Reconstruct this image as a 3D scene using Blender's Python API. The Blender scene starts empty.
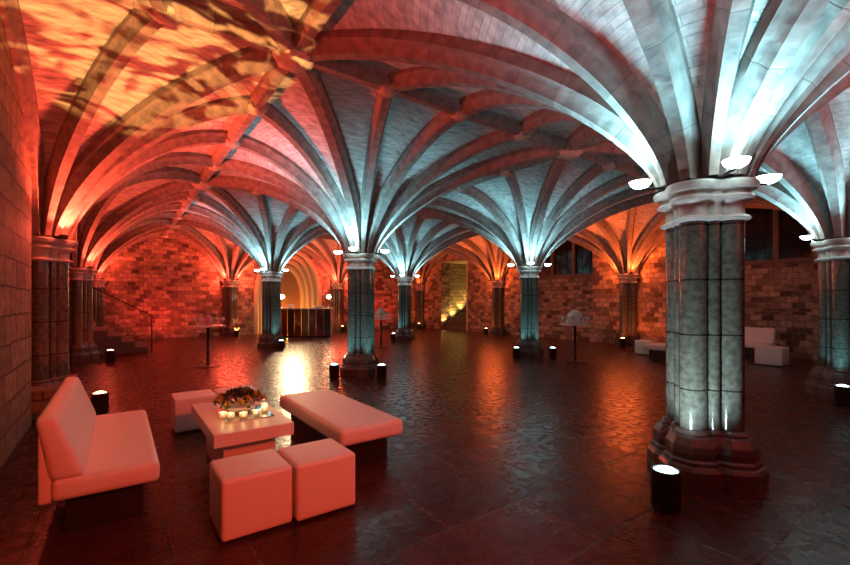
import bpy, bmesh, math, random
from math import sin, cos, pi, sqrt, atan2, radians
from mathutils import Vector, Matrix, noise as mnoise

S = bpy.context.scene
COL = S.collection
random.seed(7)

# ------------------------------------------------------------------ camera, world, exposure
TH = 0.627
CAM = (-3.80, -1.446, 1.40)
cam_d = bpy.data.cameras.new('camera')
cam = bpy.data.objects.new('camera', cam_d)
COL.objects.link(cam)
cam.location = CAM
cam.rotation_euler = (pi / 2, 0, -TH)
cam_d.sensor_width = 36.0
cam_d.lens = 424.0 / 850.0 * 36.0
cam_d.shift_y = (302.0 - 282.5) / 850.0
cam_d.clip_start = 0.05
S.camera = cam

w = bpy.data.worlds.new('night')
S.world = w
w.use_nodes = True
w.node_tree.nodes['Background'].inputs[0].default_value = (0.012, 0.006, 0.01, 1)
w.node_tree.nodes['Background'].inputs[1].default_value = 0.4

S.view_settings.view_transform = 'Standard'
S.view_settings.look = 'None'
S.view_settings.gamma = 1
S.view_settings.exposure = 0.0
S.view_settings.use_curve_mapping = False
S.cycles.use_denoising = True
S.cycles.max_bounces = 7
S.cycles.diffuse_bounces = 4
S.cycles.glossy_bounces = 3
S.cycles.sample_clamp_indirect = 4.0
S.cycles.caustics_reflective = False
S.cycles.caustics_refractive = False

CYAN = (0.33, 0.84, 1.0)
REDL = (1.0, 0.045, 0.03)
ORNG = (1.0, 0.14, 0.025)
WARM = (1.0, 0.60, 0.22)
P_CYAN, P_RED, P_CAN = 330.0, 130.0, 12.0


def add_light(name, kind, loc, color, power, size=0.03, aim=None, angle=2.0, blend=0.3, linear=False):
    d = bpy.data.lights.new(name, kind)
    d.color = color
    d.energy = power
    d.shadow_soft_size = size
    if kind == 'SPOT':
        d.spot_size = angle
        d.spot_blend = blend
    if linear:
        d.use_nodes = True
        nt = d.node_tree
        fo = nt.nodes.new('ShaderNodeLightFalloff')
        fo.inputs['Strength'].default_value = 1.0
        fo.inputs['Smooth'].default_value = linear
        nt.links.new(fo.outputs['Quadratic'], nt.nodes['Emission'].inputs['Strength'])
    o = bpy.data.objects.new(name, d)
    COL.objects.link(o)
    o.location = loc
    if aim is not None:
        v = Vector(aim) - Vector(loc)
        o.rotation_euler = v.to_track_quat('-Z', 'Y').to_euler()
    return o


# a projector throwing an orange rippled pattern on the vault (a real spot with a gobo)
def gobo_light(loc, aim, angle, power, scale=9.0, seed=0.0, lo=0.5, hi=0.6):
    o = add_light('gobo_projector_light', 'SPOT', loc, (1, 1, 1), power, 0.012, aim, angle, 0.12)
    d = o.data
    d.use_nodes = True
    nt = d.node_tree
    em = nt.nodes['Emission']
    tc = nt.nodes.new('ShaderNodeTexCoord')
    mp = nt.nodes.new('ShaderNodeMapping')
    mp.inputs['Location'].default_value = (seed, seed * 2, 0)
    mp.inputs['Rotation'].default_value = (0, 0, 0.5)
    mp.inputs['Scale'].default_value = (scale * 0.38, scale, scale * 0.5)
    nz = nt.nodes.new('ShaderNodeTexNoise')
    nz.inputs['Scale'].default_value = 1.0
    nz.inputs['Detail'].default_value = 2.5
    nz.inputs['Distortion'].default_value = 1.6
    rp = nt.nodes.new('ShaderNodeValToRGB')
    rp.color_ramp.elements[0].position = lo
    rp.color_ramp.elements[0].color = (0.0, 0.0, 0.0, 1)
    rp.color_ramp.elements[1].position = hi
    rp.color_ramp.elements[1].color = (1.0, 0.44, 0.125, 1)
    nt.links.new(tc.outputs['Normal'], mp.inputs['Vector'])
    nt.links.new(mp.outputs[0], nz.inputs['Vector'])
    nt.links.new(nz.outputs[0], rp.inputs[0])
    nt.links.new(rp.outputs[0], em.inputs['Color'])
    em.inputs['Strength'].default_value = 1.0
    return o


gobo_light((-3.3, -2.2, 0.35), (-3.5, 2.6, 3.9), radians(26), 5600, 25, 3.1, 0.47, 0.57)
# red fill added behind the camera to brighten the furniture, and a warm down light in front of the bar
add_light('red_fill_light', 'SPOT', (-2.2, -4.4, 3.3), (1.0, 0.075, 0.024), 950, 0.25, (-3.05, 2.3, 0.3), radians(44), 0.6)
add_light('bar_down_light', 'SPOT', (2.1, 15.9, 2.9), (1.0, 0.66, 0.34), 1500, 0.15, (.75, 10.6, 0.0), radians(44), 0.9)


# ------------------------------------------------------------------ materials
def new_mat(name):
    m = bpy.data.materials.new(name)
    m.use_nodes = True
    nt = m.node_tree
    return m, nt, nt.nodes['Principled BSDF']


def simple(name, col, rough=0.5, metal=0.0, noise=0.0, nscale=20.0, bump=0.0, emit=None, estr=0.0, spec=None):
    m, nt, b = new_mat(name)
    b.inputs['Base Color'].default_value = (*col, 1)
    b.inputs['Roughness'].default_value = rough
    b.inputs['Metallic'].default_value = metal
    if spec is not None:
        b.inputs['Specular IOR Level'].default_value = spec
    if noise or bump:
        tc = nt.nodes.new('ShaderNodeTexCoord')
        nz = nt.nodes.new('ShaderNodeTexNoise')
        nz.inputs['Scale'].default_value = nscale
        nz.inputs['Detail'].default_value = 5
        nt.links.new(tc.outputs['Object'], nz.inputs['Vector'])
        if noise:
            mx = nt.nodes.new('ShaderNodeMix')
            mx.data_type = 'RGBA'
            mx.inputs[6].default_value = (*[c * (1 - noise) for c in col], 1)
            mx.inputs[7].default_value = (*[min(1, c * (1 + noise)) for c in col], 1)
            nt.links.new(nz.outputs[0], mx.inputs[0])
            nt.links.new(mx.outputs[2], b.inputs['Base Color'])
        if bump:
            bp = nt.nodes.new('ShaderNodeBump')
            bp.inputs['Strength'].default_value = bump
            bp.inputs['Distance'].default_value = 0.01
            nt.links.new(nz.outputs[0], bp.inputs['Height'])
            nt.links.new(bp.outputs[0], b.inputs['Normal'])
    if emit is not None:
        b.inputs['Emission Color'].default_value = (*emit, 1)
        b.inputs['Emission Strength'].default_value = estr
    return m


def axis_vector(nt):
    """wall coordinates: (y,z) on faces looking along x, (x,z) along y, (x,y) on flat faces"""
    ge = nt.nodes.new('ShaderNodeNewGeometry')
    sp = nt.nodes.new('ShaderNodeSeparateXYZ')
    sn = nt.nodes.new('ShaderNodeSeparateXYZ')
    nt.links.new(ge.outputs['Position'], sp.inputs[0])
    nt.links.new(ge.outputs['True Normal'], sn.inputs[0])

    def gt(sock, thr=0.6):
        a = nt.nodes.new('ShaderNodeMath'); a.operation = 'ABSOLUTE'
        nt.links.new(sock, a.inputs[0])
        g = nt.nodes.new('ShaderNodeMath'); g.operation = 'GREATER_THAN'
        nt.links.new(a.outputs[0], g.inputs[0]); g.inputs[1].default_value = thr
        return g.outputs[0]

    def comb(a, b):
        c = nt.nodes.new('ShaderNodeCombineXYZ')
        nt.links.new(a, c.inputs[0]); nt.links.new(b, c.inputs[1])
        return c.outputs[0]

    def mix(f, a, b):
        m = nt.nodes.new('ShaderNodeMix'); m.data_type = 'VECTOR'
        nt.links.new(f, m.inputs[0]); nt.links.new(a, m.inputs[4]); nt.links.new(b, m.inputs[5])
        return m.outputs[1]
    v = mix(gt(sn.outputs[0]), comb(sp.outputs[0], sp.outputs[2]), comb(sp.outputs[1], sp.outputs[2]))
    return mix(gt(sn.outputs[2]), v, comb(sp.outputs[0], sp.outputs[1])), ge


def masonry(name, c1, c2, mortar, bw, bh, rough=0.85, bump=0.6, use_uv=False, msize=0.012, contrast=None, wobble=0.02):
    m, nt, b = new_mat(name)
    if use_uv:
        tc = nt.nodes.new('ShaderNodeTexCoord')
        vec = tc.outputs['UV']
    else:
        vec, ge = axis_vector(nt)
    # wobble the joints
    nz = nt.nodes.new('ShaderNodeTexNoise'); nz.inputs['Scale'].default_value = 3.0; nz.inputs['Detail'].default_value = 3
    nt.links.new(vec, nz.inputs['Vector'])
    sub = nt.nodes.new('ShaderNodeVectorMath'); sub.operation = 'MULTIPLY_ADD'
    nt.links.new(nz.outputs['Color'], sub.inputs[0]); sub.inputs[1].default_value = (wobble, wobble, 0)
    nt.links.new(vec, sub.inputs[2])
    br = nt.nodes.new('ShaderNodeTexBrick')
    br.inputs['Scale'].default_value = 1.0
    br.inputs['Brick Width'].default_value = bw
    br.inputs['Row Height'].default_value = bh
    br.inputs['Mortar Size'].default_value = msize
    br.inputs['Mortar Smooth'].default_value = 0.4
    br.inputs['Bias'].default_value = 0.0
    br.inputs['Color1'].default_value = (*c1, 1)
    br.inputs['Color2'].default_value = (*c2, 1)
    br.inputs['Mortar'].default_value = (*mortar, 1)
    nt.links.new(sub.outputs[0], br.inputs['Vector'])
    n2 = nt.nodes.new('ShaderNodeTexNoise'); n2.inputs['Scale'].default_value = 9.0; n2.inputs['Detail'].default_value = 8
    nt.links.new(vec, n2.inputs['Vector'])
    rp = nt.nodes.new('ShaderNodeValToRGB')
    rp.color_ramp.elements[0].position = 0.3; rp.color_ramp.elements[0].color = (0.55, 0.55, 0.55, 1)
    rp.color_ramp.elements[1].position = 0.7; rp.color_ramp.elements[1].color = (1.15, 1.12, 1.08, 1)
    nt.links.new(n2.outputs[0], rp.inputs[0])
    mx = nt.nodes.new('ShaderNodeMix'); mx.data_type = 'RGBA'; mx.blend_type = 'MULTIPLY'
    mx.inputs[0].default_value = 1.0
    nt.links.new(br.outputs['Color'], mx.inputs[6]); nt.links.new(rp.outputs[0], mx.inputs[7])
    nt.links.new(mx.outputs[2], b.inputs['Base Color'])
    # bump: joints plus stone roughness
    ml = nt.nodes.new('ShaderNodeMath'); ml.operation = 'MULTIPLY_ADD'
    nt.links.new(br.outputs['Fac'], ml.inputs[0]); ml.inputs[1].default_value = -0.7
    nt.links.new(n2.outputs[0], ml.inputs[2])
    bp = nt.nodes.new('ShaderNodeBump'); bp.inputs['Strength'].default_value = bump; bp.inputs['Distance'].default_value = 0.03
    nt.links.new(ml.outputs[0], bp.inputs['Height']); nt.links.new(bp.outputs[0], b.inputs['Normal'])
    b.inputs['Roughness'].default_value = rough
    return m


M = {}
M['web'] = masonry('vault web stone', (0.62, 0.60, 0.58), (0.50, 0.485, 0.47), (0.44, 0.42, 0.41), 0.30, 0.07, 0.9, 0.55, True, 0.006)
M['rib'] = masonry('rib stone', (0.31, 0.265, 0.245), (0.25, 0.215, 0.20), (0.18, 0.16, 0.15), 0.62, 4.0, 0.8, 0.35, True, 0.005, wobble=0.0)
M['wall'] = masonry('patterned wall stone', (0.60, 0.43, 0.32), (0.09, 0.06, 0.045), (0.24, 0.17, 0.125), 0.25, 0.155, 0.8, 0.9, False, 0.012)
M['ashlar'] = masonry('brown ashlar', (0.33, 0.22, 0.14), (0.18, 0.12, 0.08), (0.08, 0.06, 0.05), 0.5, 0.26, 0.8, 0.9, False, 0.012, wobble=0.05)
M['yellow'] = masonry('passage stone', (0.62, 0.50, 0.30), (0.40, 0.31, 0.17), (0.2, 0.15, 0.09), 0.36, 0.19, 0.8, 1.0, False, 0.014)
M['portal'] = simple('portal limestone', (0.55, 0.46, 0.33), 0.75, 0, 0.2, 14, 0.3)
M['carved'] = simple('carved boss stone', (0.48, 0.43, 0.38), 0.8, 0, 0.25, 30, 0.8)
M['cap'] = simple('capital marble', (0.46, 0.44, 0.42), 0.38, 0, 0.3, 18, 0.35)


def shaft_mat():
    m, nt, b = new_mat('dark polished shaft marble')
    tc = nt.nodes.new('ShaderNodeTexCoord')
    nz = nt.nodes.new('ShaderNodeTexNoise'); nz.inputs['Scale'].default_value = 22; nz.inputs['Detail'].default_value = 8
    nt.links.new(tc.outputs['Object'], nz.inputs['Vector'])
    rp = nt.nodes.new('ShaderNodeValToRGB')
    rp.color_ramp.elements[0].position = 0.35; rp.color_ramp.elements[0].color = (0.05, 0.055, 0.046, 1)
    rp.color_ramp.elements[1].position = 0.68; rp.color_ramp.elements[1].color = (0.105, 0.118, 0.095, 1)
    nt.links.new(nz.outputs[0], rp.inputs[0])
    sp = nt.nodes.new('ShaderNodeSeparateXYZ'); nt.links.new(tc.outputs['Object'], sp.inputs[0])
    # drum joints every 0.42 m
    md = nt.nodes.new('ShaderNodeMath'); md.operation = 'PINGPONG'; md.inputs[1].default_value = 0.21
    ad = nt.nodes.new('ShaderNodeMath'); ad.operation = 'ADD'; ad.inputs[1].default_value = 0.11
    nt.links.new(sp.outputs[2], ad.inputs[0]); nt.links.new(ad.outputs[0], md.inputs[0])
    lt = nt.nodes.new('ShaderNodeMath'); lt.operation = 'LESS_THAN'; lt.inputs[1].default_value = 0.006
    nt.links.new(md.outputs[0], lt.inputs[0])
    mx = nt.nodes.new('ShaderNodeMix'); mx.data_type = 'RGBA'
    nt.links.new(lt.outputs[0], mx.inputs[0]); nt.links.new(rp.outputs[0], mx.inputs[6])
    mx.inputs[7].default_value = (0.02, 0.018, 0.016, 1)
    nt.links.new(mx.outputs[2], b.inputs['Base Color'])
    b.inputs['Roughness'].default_value = 0.13
    n2 = nt.nodes.new('ShaderNodeTexNoise'); n2.inputs['Scale'].default_value = 9; n2.inputs['Detail'].default_value = 4
    nt.links.new(tc.outputs['Object'], n2.inputs['Vector'])
    bp = nt.nodes.new('ShaderNodeBump'); bp.inputs['Strength'].default_value = 0.35; bp.inputs['Distance'].default_value = 0.012
    nt.links.new(n2.outputs[0], bp.inputs['Height']); nt.links.new(bp.outputs[0], b.inputs['Normal'])
    return m


M['shaft'] = shaft_mat()
M['base'] = simple('dark polished base marble', (0.10, 0.085, 0.078), 0.2, 0, 0.5, 14, 0.35)


def floor_mat():
    m, nt, b = new_mat('worn flagstones')
    ge = nt.nodes.new('ShaderNodeNewGeometry')
    nz = nt.nodes.new('ShaderNodeTexNoise'); nz.inputs['Scale'].default_value = 1.6; nz.inputs['Detail'].default_value = 4
    nt.links.new(ge.outputs['Position'], nz.inputs['Vector'])
    ma = nt.nodes.new('ShaderNodeVectorMath'); ma.operation = 'MULTIPLY_ADD'
    nt.links.new(nz.outputs['Color'], ma.inputs[0]); ma.inputs[1].default_value = (0.05, 0.05, 0)
    nt.links.new(ge.outputs['Position'], ma.inputs[2])
    br = nt.nodes.new('ShaderNodeTexBrick')
    br.inputs['Scale'].default_value = 1.0
    br.inputs['Brick Width'].default_value = 1.05
    br.inputs['Row Height'].default_value = 0.62
    br.inputs['Mortar Size'].default_value = 0.014
    br.inputs['Mortar Smooth'].default_value = 0.6
    br.offset = 0.38
    br.inputs['Color1'].default_value = (0.066, 0.018, 0.013, 1)
    br.inputs['Color2'].default_value = (0.038, 0.011, 0.008, 1)
    br.inputs['Mortar'].default_value = (0.05, 0.04, 0.035, 1)
    nt.links.new(ma.outputs[0], br.inputs['Vector'])
    n2 = nt.nodes.new('ShaderNodeTexNoise'); n2.inputs['Scale'].default_value = 4.0; n2.inputs['Detail'].default_value = 6; n2.inputs['Roughness'].default_value = 0.5
    nt.links.new(ge.outputs['Position'], n2.inputs['Vector'])
    rp = nt.nodes.new('ShaderNodeValToRGB')
    rp.color_ramp.elements[0].position = 0.3; rp.color_ramp.elements[0].color = (0.8, 0.79, 0.78, 1)
    rp.color_ramp.elements[1].position = 0.72; rp.color_ramp.elements[1].color = (1.18, 1.15, 1.12, 1)
    nt.links.new(n2.outputs[0], rp.inputs[0])
    mx = nt.nodes.new('ShaderNodeMix'); mx.data_type = 'RGBA'; mx.blend_type = 'MULTIPLY'; mx.inputs[0].default_value = 1
    nt.links.new(br.outputs['Color'], mx.inputs[6]); nt.links.new(rp.outputs[0], mx.inputs[7])
    nt.links.new(mx.outputs[2], b.inputs['Base Color'])
    r2 = nt.nodes.new('ShaderNodeMapRange')
    r2.inputs['From Min'].default_value = 0.3; r2.inputs['From Max'].default_value = 0.7
    r2.inputs['To Min'].default_value = 0.18; r2.inputs['To Max'].default_value = 0.36
    r2.inputs['From Min'].default_value = 0.25; r2.inputs['From Max'].default_value = 0.75
    n5 = nt.nodes.new('ShaderNodeTexNoise'); n5.inputs['Scale'].default_value = 11.0; n5.inputs['Detail'].default_value = 4
    nt.links.new(ge.outputs['Position'], n5.inputs['Vector'])
    nt.links.new(n5.outputs[0], r2.inputs['Value']); nt.links.new(r2.outputs[0], b.inputs['Roughness'])
    n3 = nt.nodes.new('ShaderNodeTexNoise'); n3.inputs['Scale'].default_value = 28.0; n3.inputs['Detail'].default_value = 3
    nt.links.new(ge.outputs['Position'], n3.inputs['Vector'])
    n4 = nt.nodes.new('ShaderNodeTexNoise'); n4.inputs['Scale'].default_value = 2.2; n4.inputs['Detail'].default_value = 2
    nt.links.new(ge.outputs['Position'], n4.inputs['Vector'])
    m4 = nt.nodes.new('ShaderNodeMath'); m4.operation = 'MULTIPLY_ADD'
    nt.links.new(n4.outputs[0], m4.inputs[0]); m4.inputs[1].default_value = 3.0
    nt.links.new(n3.outputs[0], m4.inputs[2])
    ml = nt.nodes.new('ShaderNodeMath'); ml.operation = 'MULTIPLY_ADD'
    nt.links.new(br.outputs['Fac'], ml.inputs[0]); ml.inputs[1].default_value = -1.6
    nt.links.new(m4.outputs[0], ml.inputs[2])
    bp = nt.nodes.new('ShaderNodeBump'); bp.inputs['Strength'].default_value = 0.4; bp.inputs['Distance'].default_value = 0.007
    nt.links.new(ml.outputs[0], bp.inputs['Height']); nt.links.new(bp.outputs[0], b.inputs['Normal'])
    b.inputs['Specular IOR Level'].default_value = 0.24
    return m


M['floor'] = floor_mat()
M['fabric'] = simple('white leatherette', (0.80, 0.76, 0.74), 0.5, 0, 0.03, 40, 0.05)
M['seam'] = simple('white piping', (0.72, 0.68, 0.66), 0.55)
M['black'] = simple('black base', (0.012, 0.011, 0.011), 0.45)
M['lacquer'] = simple('white lacquer', (0.80, 0.76, 0.73), 0.4)
M['mirror'] = simple('mirror', (0.85, 0.9, 0.88), 0.03, 1.0)
M['can'] = simple('dark uplight housing', (0.05, 0.035, 0.03), 0.35, 0.6)
M['iron'] = simple('black iron', (0.02, 0.018, 0.018), 0.4, 0.7)
M['lens_c'] = simple('lit cyan lens', (0.6, 0.8, 0.85), 0.3, emit=(0.6, 0.95, 1.0), estr=9)
M['lens_r'] = simple('lit red lens', (0.8, 0.3, 0.2), 0.3, emit=(1.0, 0.33, 0.13), estr=22)
M['bowl'] = simple('lit glass bowl', (0.75, 0.85, 0.88), 0.25, emit=(0.66, 0.97, 0.95), estr=22.0)
M['puck'] = simple('small lamp housing', (0.06, 0.05, 0.05), 0.5)
M['glow'] = simple('bulb', (1, 0.8, 0.5), 0.4, emit=(1.0, 0.72, 0.36), estr=60)
M['flame'] = simple('candle flame', (1, 0.7, 0.3), 0.5, emit=(1.0, 0.58, 0.2), estr=14)
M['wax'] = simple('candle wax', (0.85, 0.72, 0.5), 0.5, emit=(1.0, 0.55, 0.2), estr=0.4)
M['leaf'] = simple('dark foliage', (0.075, 0.085, 0.02), 0.5, 0, 0.5, 30)
M['petal'] = simple('yellow petals', (0.62, 0.42, 0.10), 0.55, 0, 0.3, 30)
M['pinkpetal'] = simple('mauve petals', (0.45, 0.22, 0.30), 0.55, 0, 0.3, 30)
M['whitepetal'] = simple('pale petals', (0.72, 0.70, 0.64), 0.6, 0, 0.25, 30, 0.6)
M['bronze'] = simple('bronze bar mirror', (0.32, 0.25, 0.22), 0.12, 1.0)
M['steel'] = simple('steel edging', (0.8, 0.78, 0.75), 0.25, 0.9)
M['china'] = simple('white china', (0.85, 0.82, 0.78), 0.3)
M['step'] = simple('worn dark step stone', (0.075, 0.06, 0.052), 0.6, 0, 0.35, 12, 0.5)
M['sash'] = simple('dark window stone', (0.17, 0.13, 0.105), 0.8, 0, 0.2, 20, 0.3)
M['pane'] = simple('night window glass', (0.012, 0.014, 0.018), 0.08)
M['wood'] = simple('old oak door', (0.30, 0.16, 0.08), 0.55, 0, 0.35, 16, 0.3)


def glass_mat():
    m, nt, b = new_mat('thin drinking glass')
    out = nt.nodes['Material Output']
    tr = nt.nodes.new('ShaderNodeBsdfTransparent')
    mx = nt.nodes.new('ShaderNodeMixShader'); mx.inputs[0].default_value = 0.45
    b.inputs['Base Color'].default_value = (0.85, 0.85, 0.85, 1)
    b.inputs['Roughness'].default_value = 0.08
    nt.links.new(tr.outputs[0], mx.inputs[1]); nt.links.new(b.outputs[0], mx.inputs[2])
    nt.links.new(mx.outputs[0], out.inputs['Surface'])
    return m


M['glass'] = glass_mat()


# ------------------------------------------------------------------ mesh helpers
def link(name, bm, m, parent=None, smooth=False, loc=None):
    me = bpy.data.meshes.new(name)
    bmesh.ops.recalc_face_normals(bm, faces=bm.faces[:])
    bm.to_mesh(me); bm.free()
    if m is not None:
        me.materials.append(m)
    if smooth:
        for p in me.polygons:
            p.use_smooth = True
        if smooth == 'auto':
            me.set_sharp_from_angle(angle=radians(38))
    o = bpy.data.objects.new(name, me)
    COL.objects.link(o)
    if parent is not None:
        o.parent = parent
    if loc is not None:
        o.location = loc
    return o


def tag(o, label, cat, group=None):
    o['label'] = label; o['category'] = cat; o['kind'] = 'thing'
    if group:
        o['group'] = group
    return o


def thing(name, label, cat, loc=(0, 0, 0), rz=0.0, group=None):
    o = bpy.data.objects.new(name, None)
    o.empty_display_size = 0.1
    COL.objects.link(o)
    o.location = loc; o.rotation_euler = (0, 0, rz)
    return tag(o, label, cat, group)


def struct(name, bm, m, parent=None, smooth=False):
    o = link(name, bm, m, parent, smooth)
    if parent is None:
        o['kind'] = 'structure'
    return o


def dup(root, loc, rz=0.0, label=None, group=None):
    r = root.copy(); COL.objects.link(r)
    r.location = loc; r.rotation_euler = (0, 0, rz)
    if label: r['label'] = label
    if group: r['group'] = group
    for ch in list(root.children):
        c = ch.copy(); COL.objects.link(c); c.parent = r
        for g in list(ch.children):
            d = g.copy(); COL.objects.link(d); d.parent = c
    return r


def box(bm, x0, x1, y0, y1, z0, z1, bev=0.0, seg=2):
    r = bmesh.ops.create_cube(bm, size=1.0)
    vs = r['verts']
    for v in vs:
        v.co = Vector((x0 + (v.co.x + .5) * (x1 - x0), y0 + (v.co.y + .5) * (y1 - y0), z0 + (v.co.z + .5) * (z1 - z0)))
    if bev:
        es = {e for v in vs for e in v.link_edges}
        bmesh.ops.bevel(bm, geom=list(es), offset=bev, segments=seg, profile=0.6, affect='EDGES')
    return vs


def lathe(bm, prof, n=24, cx=0.0, cy=0.0, close=True):
    rings = []
    for r, z in prof:
        if r < 1e-6:
            rings.append([bm.verts.new((cx, cy, z))])
        else:
            rings.append([bm.verts.new((cx + r * cos(2 * pi * k / n), cy + r * sin(2 * pi * k / n), z)) for k in range(n)])
    for a, b in zip(rings, rings[1:]):
        for k in range(n):
            k2 = (k + 1) % n
            if len(a) == 1 and len(b) == 1:
                continue
            if len(a) == 1:
                bm.faces.new((a[0], b[k2], b[k]))
            elif len(b) == 1:
                bm.faces.new((a[k], a[k2], b[0]))
            else:
                bm.faces.new((a[k], a[k2], b[k2], b[k]))
    if close:
        if len(rings[0]) > 1: bm.faces.new(rings[0])
        if len(rings[-1]) > 1: bm.faces.new(rings[-1])


def tube(bm, pts, rad, n=8):
    pts = [Vector(p) for p in pts]
    rings = []
    for i, p in enumerate(pts):
        d = (pts[min(i + 1, len(pts) - 1)] - pts[max(i - 1, 0)]).normalized()
        up = Vector((0, 0, 1)) if abs(d.z) < 0.95 else Vector((1, 0, 0))
        a = d.cross(up).normalized(); b = a.cross(d)
        rings.append([bm.verts.new(p + (a * cos(2 * pi * k / n) + b * sin(2 * pi * k / n)) * rad) for k in range(n)])
    for a, b in zip(rings, rings[1:]):
        for k in range(n):
            bm.faces.new((a[k], a[(k + 1) % n], b[(k + 1) % n], b[k]))
    bm.faces.new(rings[0]); bm.faces.new(rings[-1])


def new():
    return bmesh.new()


# ------------------------------------------------------------------ grid of the crypt
BX, BY = 4.861, 5.895
XL = -4.62                                  # line of the left wall responds
GX = [XL, 0.0, BX, 2 * BX]
GY = [-BY, 0.0, BY, 2 * BY, 3 * BY]
ZCAP, ZCAPL = 2.31, 2.21
ZR = 3.92                                   # rib soffit at the ridges
WL, WR, WF, WN = XL - 0.12, 2 * BX + 0.12, 3 * BY + 0.12, -BY - 0.12
R0 = 0.33
NT = 26


def frac(t):
    return (1 - (1 - t) ** 1.8) ** 0.72


def profile(R, zc, n=NT):
    """soffit curve (r, z) with its upward normal"""
    P = []
    for k in range(n + 1):
        s = k / n
        t = s ** 1.9
        P.append((R0 + (R - R0) * t, zc + (ZR - zc) * frac(t)))
    out = []
    for k, (r, z) in enumerate(P):
        if k == 0:
            d = Vector((0, 1))
        elif k == n:
            d = Vector((1, 0))
        else:
            d = Vector((P[k + 1][0] - P[k - 1][0], P[k + 1][1] - P[k - 1][1])).normalized()
        out.append((r, z, -d.y, d.x))
    return out


def Rof(th, hx, hy):
    c, s = abs(cos(th)), abs(sin(th))
    a = hx / c if c > 1e-6 else 1e9
    b = hy / s if s > 1e-6 else 1e9
    return min(a, b)


# floor
bm = new(); box(bm, WL - 1.6, WR + 3.5, WN - 0.6, WF + 1.6, -0.3, 0.0)
struct('floor', bm, M['floor'])

# walls ------------------------------------------------------------------
ZT = 4.5
bm = new()
for y0, y1, z0, z1 in [(WN, 1.35, 0, ZT), (1.35, 4.55, 0, 1.15), (4.55, 7.25, 0, ZT), (7.25, 10.4, 0, 1.15), (10.4, 13.95, 0, ZT),
                       (13.95, 15.95, 3.45, ZT), (15.95, WF + .6, 0, ZT)]:
    box(bm, WR, WR + 0.62, y0, y1, z0, z1)
for y0, y1 in ((1.35, 4.55), (7.25, 10.4)):                     # niche backs below the windows
    box(bm, WR + 0.5, WR + 0.62, y0, y1, 1.15, 2.42)
struct('wall_right', bm, M['wall'])


def window(n, y0, y1, z0, z1, nl):
    x = WR + 0.46
    bm = new(); box(bm, x + .05, x + .07, y0, y1, z0, z1)
    o = struct('window_%d' % n, bm, M['pane'])
    b = new()
    box(b, x - .06, x + .12, y0 - .02, y1 + .02, z0 - .06, z0 + .05)
    box(b, x - .06, x + .12, y0 - .02, y1 + .02, z1 - .05, z1 + .06)
    for k in range(nl + 1):
        yy = y0 + (y1 - y0) * k / nl
        box(b, x - .05, x + .12, yy - .065, yy + .065, z0 + .045, z1 - .045, 0.02, 1)
    link('window_frame', b, M['sash'], o)
    # leading, one grid per light
    b = new()
    for k in range(nl):
        a = y0 + (y1 - y0) * k / nl; c = y0 + (y1 - y0) * (k + 1) / nl
        for q in (1, 2):
            yy = a + (c - a) * q / 3
            box(b, x + .03, x + .05, yy - .006, yy + .006, z0, z1)
        for q in range(1, 6):
            zz = z0 + (z1 - z0) * q / 6
            box(b, x + .03, x + .05, a, c, zz - .006, zz + .006)
    link('leading', b, M['iron'], o)


window(1, 1.42, 4.48, 2.48, 4.35, 4)
window(2, 7.32, 10.33, 2.42, 4.35, 3)

# stair passage in the right wall
bm = new()
box(bm, WR + .62, WR + 3.4, 15.95, 16.3, 0, ZT); box(bm, WR + .62, WR + 3.4, 13.6, 13.95, 0, ZT)
box(bm, WR + 3.4, WR + 3.6, 13.6, 16.3, 0, ZT); box(bm, WR + .62, WR + 3.6, 13.6, 16.3, 3.45, 3.7)
struct('wall_passage', bm, M['yellow'])
bm = new(); box(bm, WR - .01, WR + .2, 13.86, 13.99, 0, 3.45, .02, 1)
struct('trim_1', bm, M['portal'])

# far wall with the arched doorway between the columns
PX = 2.52


def arch_pts(hw, zs, za, n=20):
    """half ring of a slightly pointed arch, from (-hw, zs) over (0, za) to (hw, zs)"""
    P = []
    for k in range(n + 1):
        u = -1 + 2 * k / n
        a = abs(u)
        P.append((hw * (1 if u > 0 else -1) * sin(pi / 2 * a) if a else 0.0, zs + (za - zs) * (cos(pi / 2 * a)) ** 0.92))
    return P


def arch_fill(bm, cx, hw, zs, za, ztop, y0, y1):
    P = arch_pts(hw, zs, za)
    f = [bm.verts.new((cx + x, y0, z)) for x, z in P]; ft = [bm.verts.new((cx + x, y0, ztop)) for x, z in P]
    g = [bm.verts.new((cx + x, y1, z)) for x, z in P]; gt = [bm.verts.new((cx + x, y1, ztop)) for x, z in P]
    for k in range(len(P) - 1):
        bm.faces.new((f[k], f[k + 1], ft[k + 1], ft[k])); bm.faces.new((g[k], gt[k], gt[k + 1], g[k + 1]))
        bm.faces.new((f[k], g[k], g[k + 1], f[k + 1]))


def arch_order(bm, cx, hw, wd, zs, za, y0, y1):
    """one moulded order: jambs and arch in one sweep"""
    inner = [(-hw, 0.0)] + arch_pts(hw, zs, za) + [(hw, 0.0)]
    outer = [(-hw - wd, 0.0)] + arch_pts(hw + wd, zs, za + wd) + [(hw + wd, 0.0)]
    n = len(inner)
    q = wd * .3
    mid1 = [(-hw - q, 0.0)] + arch_pts(hw + q, zs, za + q) + [(hw + q, 0.0)]
    rows = [[bm.verts.new((cx + x, y1, z)) for x, z in inner], [bm.verts.new((cx + x, y0 + .06, z)) for x, z in inner],
            [bm.verts.new((cx + x, y0, z)) for x, z in mid1],
            [bm.verts.new((cx + x, y0, z)) for x, z in outer], [bm.verts.new((cx + x, y1, z)) for x, z in outer]]
    for a, b in zip(rows, rows[1:]):
        for k in range(n - 1):
            bm.faces.new((a[k], a[k + 1], b[k + 1], b[k]))


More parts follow.
